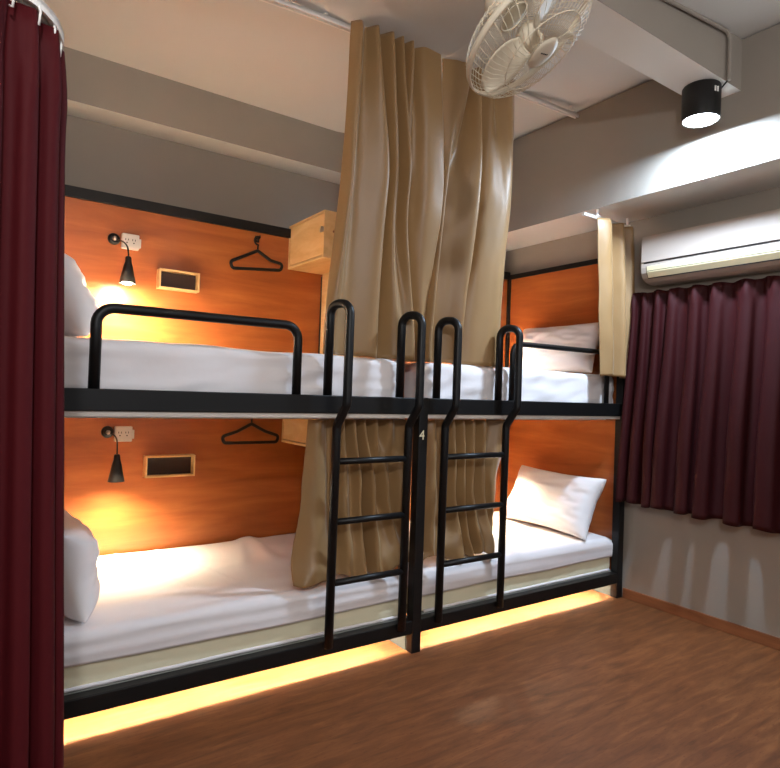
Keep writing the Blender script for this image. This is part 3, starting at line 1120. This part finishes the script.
for k in range(3):
    bm = B()
    rows = []
    for i in range(13):
        s = i / 12
        r = 0.030 + 0.172 * s
        half = 0.26 + 0.42 * math.sin(PI * min(1, s * 0.95 + 0.08) ** 0.9) ** 0.8 - 0.25 * s
        if s > 0.85:
            half *= 1 - ((s - 0.85) / 0.15) ** 2 * 0.45
        row = []
        for j in range(11):
            t_ = -1 + 2 * j / 10
            a = t_ * half + 0.35 * s + k * 2 * PI / 3 + 0.35
            row.append(bm.verts.new((r * math.cos(a), r * math.sin(a), 0.020 + 0.030 * t_ * (1 - 0.35 * s) + 0.008 * t_ * t_)))
        rows.append(row)
    for a, b in zip(rows, rows[1:]):
        for j in range(10):
            bm.faces.new((a[j], a[j + 1], b[j + 1], b[j])).smooth = True
    bmesh.ops.transform(bm, matrix=FM, verts=bm.verts[:])
    obj('blade', bm, M_IVORY, fan, smooth=True, solid=0.003)
bm = B(); lathe(bm, [(0.0, 0.055), (0.022, 0.052), (0.032, 0.035), (0.034, -0.02), (0.0, -0.02)], 28)
fpart('hub', bm, M_IVORY)
bm = B(); lathe(bm, [(0.0, -0.195), (0.035, -0.190), (0.056, -0.165), (0.062, -0.12), (0.060, -0.085), (0.0, -0.085)], 32)
fpart('motor_housing', bm, M_IVORY)
back = FM @ Vector((0, 0, -0.15))
bm = B()
mount = Vector((back.x - 0.015, back.y + 0.02, 3.60))
tube(bm, [back, back + Vector((-0.02, 0.0, 0.07)), Vector((mount.x, mount.y, back.z + 0.16)), Vector((mount.x, mount.y, 3.56))], [0.030, 0.030, 0.024, 0.018], 16)
obj('arm', bm, M_IVORY, fan)
bm = B(); lathe(bm, [(0.0, -0.05), (0.05, -0.045), (0.075, -0.02), (0.08, 0.0), (0.0, 0.0)], 32, Matrix.Translation((mount.x, mount.y, 3.604)))
obj('ceiling_mount', bm, M_IVORY, fan)
bm = B()
c0 = back + Vector((-0.05, 0.0, -0.01))
tube(bm, [c0, c0 + Vector((-0.05, 0.03, 0.05)), c0 + Vector((-0.045, 0.03, 0.18)), Vector((mount.x - 0.03, mount.y, c0.z + 0.36))], 0.004, 8)
obj('cable', bm, M_GREYP, fan)

# ================================================================== AIR CONDITIONER
ac = thing('air_conditioner', 'white split air conditioner on the right wall above the burgundy curtain', 'air conditioner', (4.30, 2.1, 2.43))
ya, yb_ = 2.665, 1.62
prof = [(4.2995, 2.435), (4.2995, 2.785), (4.13, 2.787), (4.082, 2.778), (4.070, 2.755), (4.066, 2.62), (4.066, 2.545), (4.074, 2.505), (4.095, 2.470), (4.135, 2.445), (4.19, 2.434)]
bm = B(); prism(bm, prof, 'y', yb_, ya)
obj('body', bm, M_AC, ac, bevel=0.012, bseg=3)
bm = B(); prism(bm, [(4.0665, 2.584), (4.0665, 2.777), (4.062, 2.764), (4.059, 2.62), (4.059, 2.584)], 'y', yb_ + 0.012, ya - 0.012)
fp = obj('front_panel', bm, M_AC, ac, bevel=0.003)
bm = B(); box(bm, 4.064, 4.068, yb_ + 0.012, ya - 0.030, 2.5735, 2.5835)
obj('seam', bm, M_DARK, ac)
bm = B()
prism(bm, [(4.066, 2.553), (4.060, 2.551), (4.067, 2.507), (4.088, 2.470), (4.093, 2.474), (4.074, 2.509)], 'y', yb_ + 0.03, ya - 0.055)
lv = obj('louver', bm, M_LOUVER, ac, bevel=0.0015)
bm = B()
tube(bm, [(4.0665, yb_ + 0.05, 2.517), (4.0665, ya - 0.058, 2.517)], 0.0022, 6)
tube(bm, [(4.091, yb_ + 0.03, 2.467), (4.091, ya - 0.055, 2.467)], 0.003, 6)
tube(bm, [(4.063, ya - 0.053, 2.552), (4.068, ya - 0.053, 2.508), (4.090, ya - 0.053, 2.470)], 0.0022, 6)
obj('louver_gap', bm, M_DARK, ac)

# ================================================================== DOWNLIGHT, CONDUIT, LED STRIP
LX, LY = 3.58, 1.968
dl = thing('downlight', 'black cylinder downlight glowing white under the cross beam', 'ceiling lamp', (LX, LY, 3.475))
T = Matrix.Translation((LX, LY, 0))
bm = B(); lathe(bm, [(0.0, 3.4745), (0.104, 3.4745), (0.108, 3.468), (0.108, 3.280), (0.106, 3.272), (0.100, 3.272), (0.099, 3.290), (0.0, 3.295)], 48, T)
obj('housing', bm, M_BLACK, dl)
bm = B(); lathe(bm, [(0.0, 3.268), (0.090, 3.270), (0.098, 3.276), (0.098, 3.288), (0.0, 3.289)], 48, T)
obj('lens', bm, M_LENS, dl)
bm = B()
for a in (-1.9, -1.72):
    ca, sa = math.cos(a), math.sin(a)
    tube(bm, [(LX + 0.108 * ca, LY + 0.108 * sa, 3.405), (LX + 0.108 * ca, LY + 0.108 * sa, 3.435)], 0.006, 8)
obj('vent_slot', bm, M_WHITEM, dl)
bm = B(); tube(bm, [(LX + 0.09, LY - 0.05, 3.452), (3.62, 1.85, 3.462), (3.612, 1.826, 3.475)], 0.005, 8)
obj('cable', bm, M_BLACK, dl)

bm = B()
tube(bm, fillet([(1.9, 1.822, ceil_at(1.9) - 0.02), (3.612, 1.822, ceil_at(3.6) - 0.02), (3.612, 1.822, 3.47)], 0.05, 6), 0.011, 12)
tag(obj('cable_conduit', bm, M_WALL), 'thin painted conduit bent down the cross beam to the downlight', 'conduit')

for a, b, lab in ((BX0 + 0.05, 2.12, 'warm light strip under the lower left berth'), (2.36, 4.14, 'warm light strip under the lower right berth')):
    bm = B(); box(bm, a, b, 2.957, 2.967, 0.172, 0.1835)
    tag(obj('light_strip', bm, M_LED), lab, 'light strip', 'warm light strips under the lower berths')
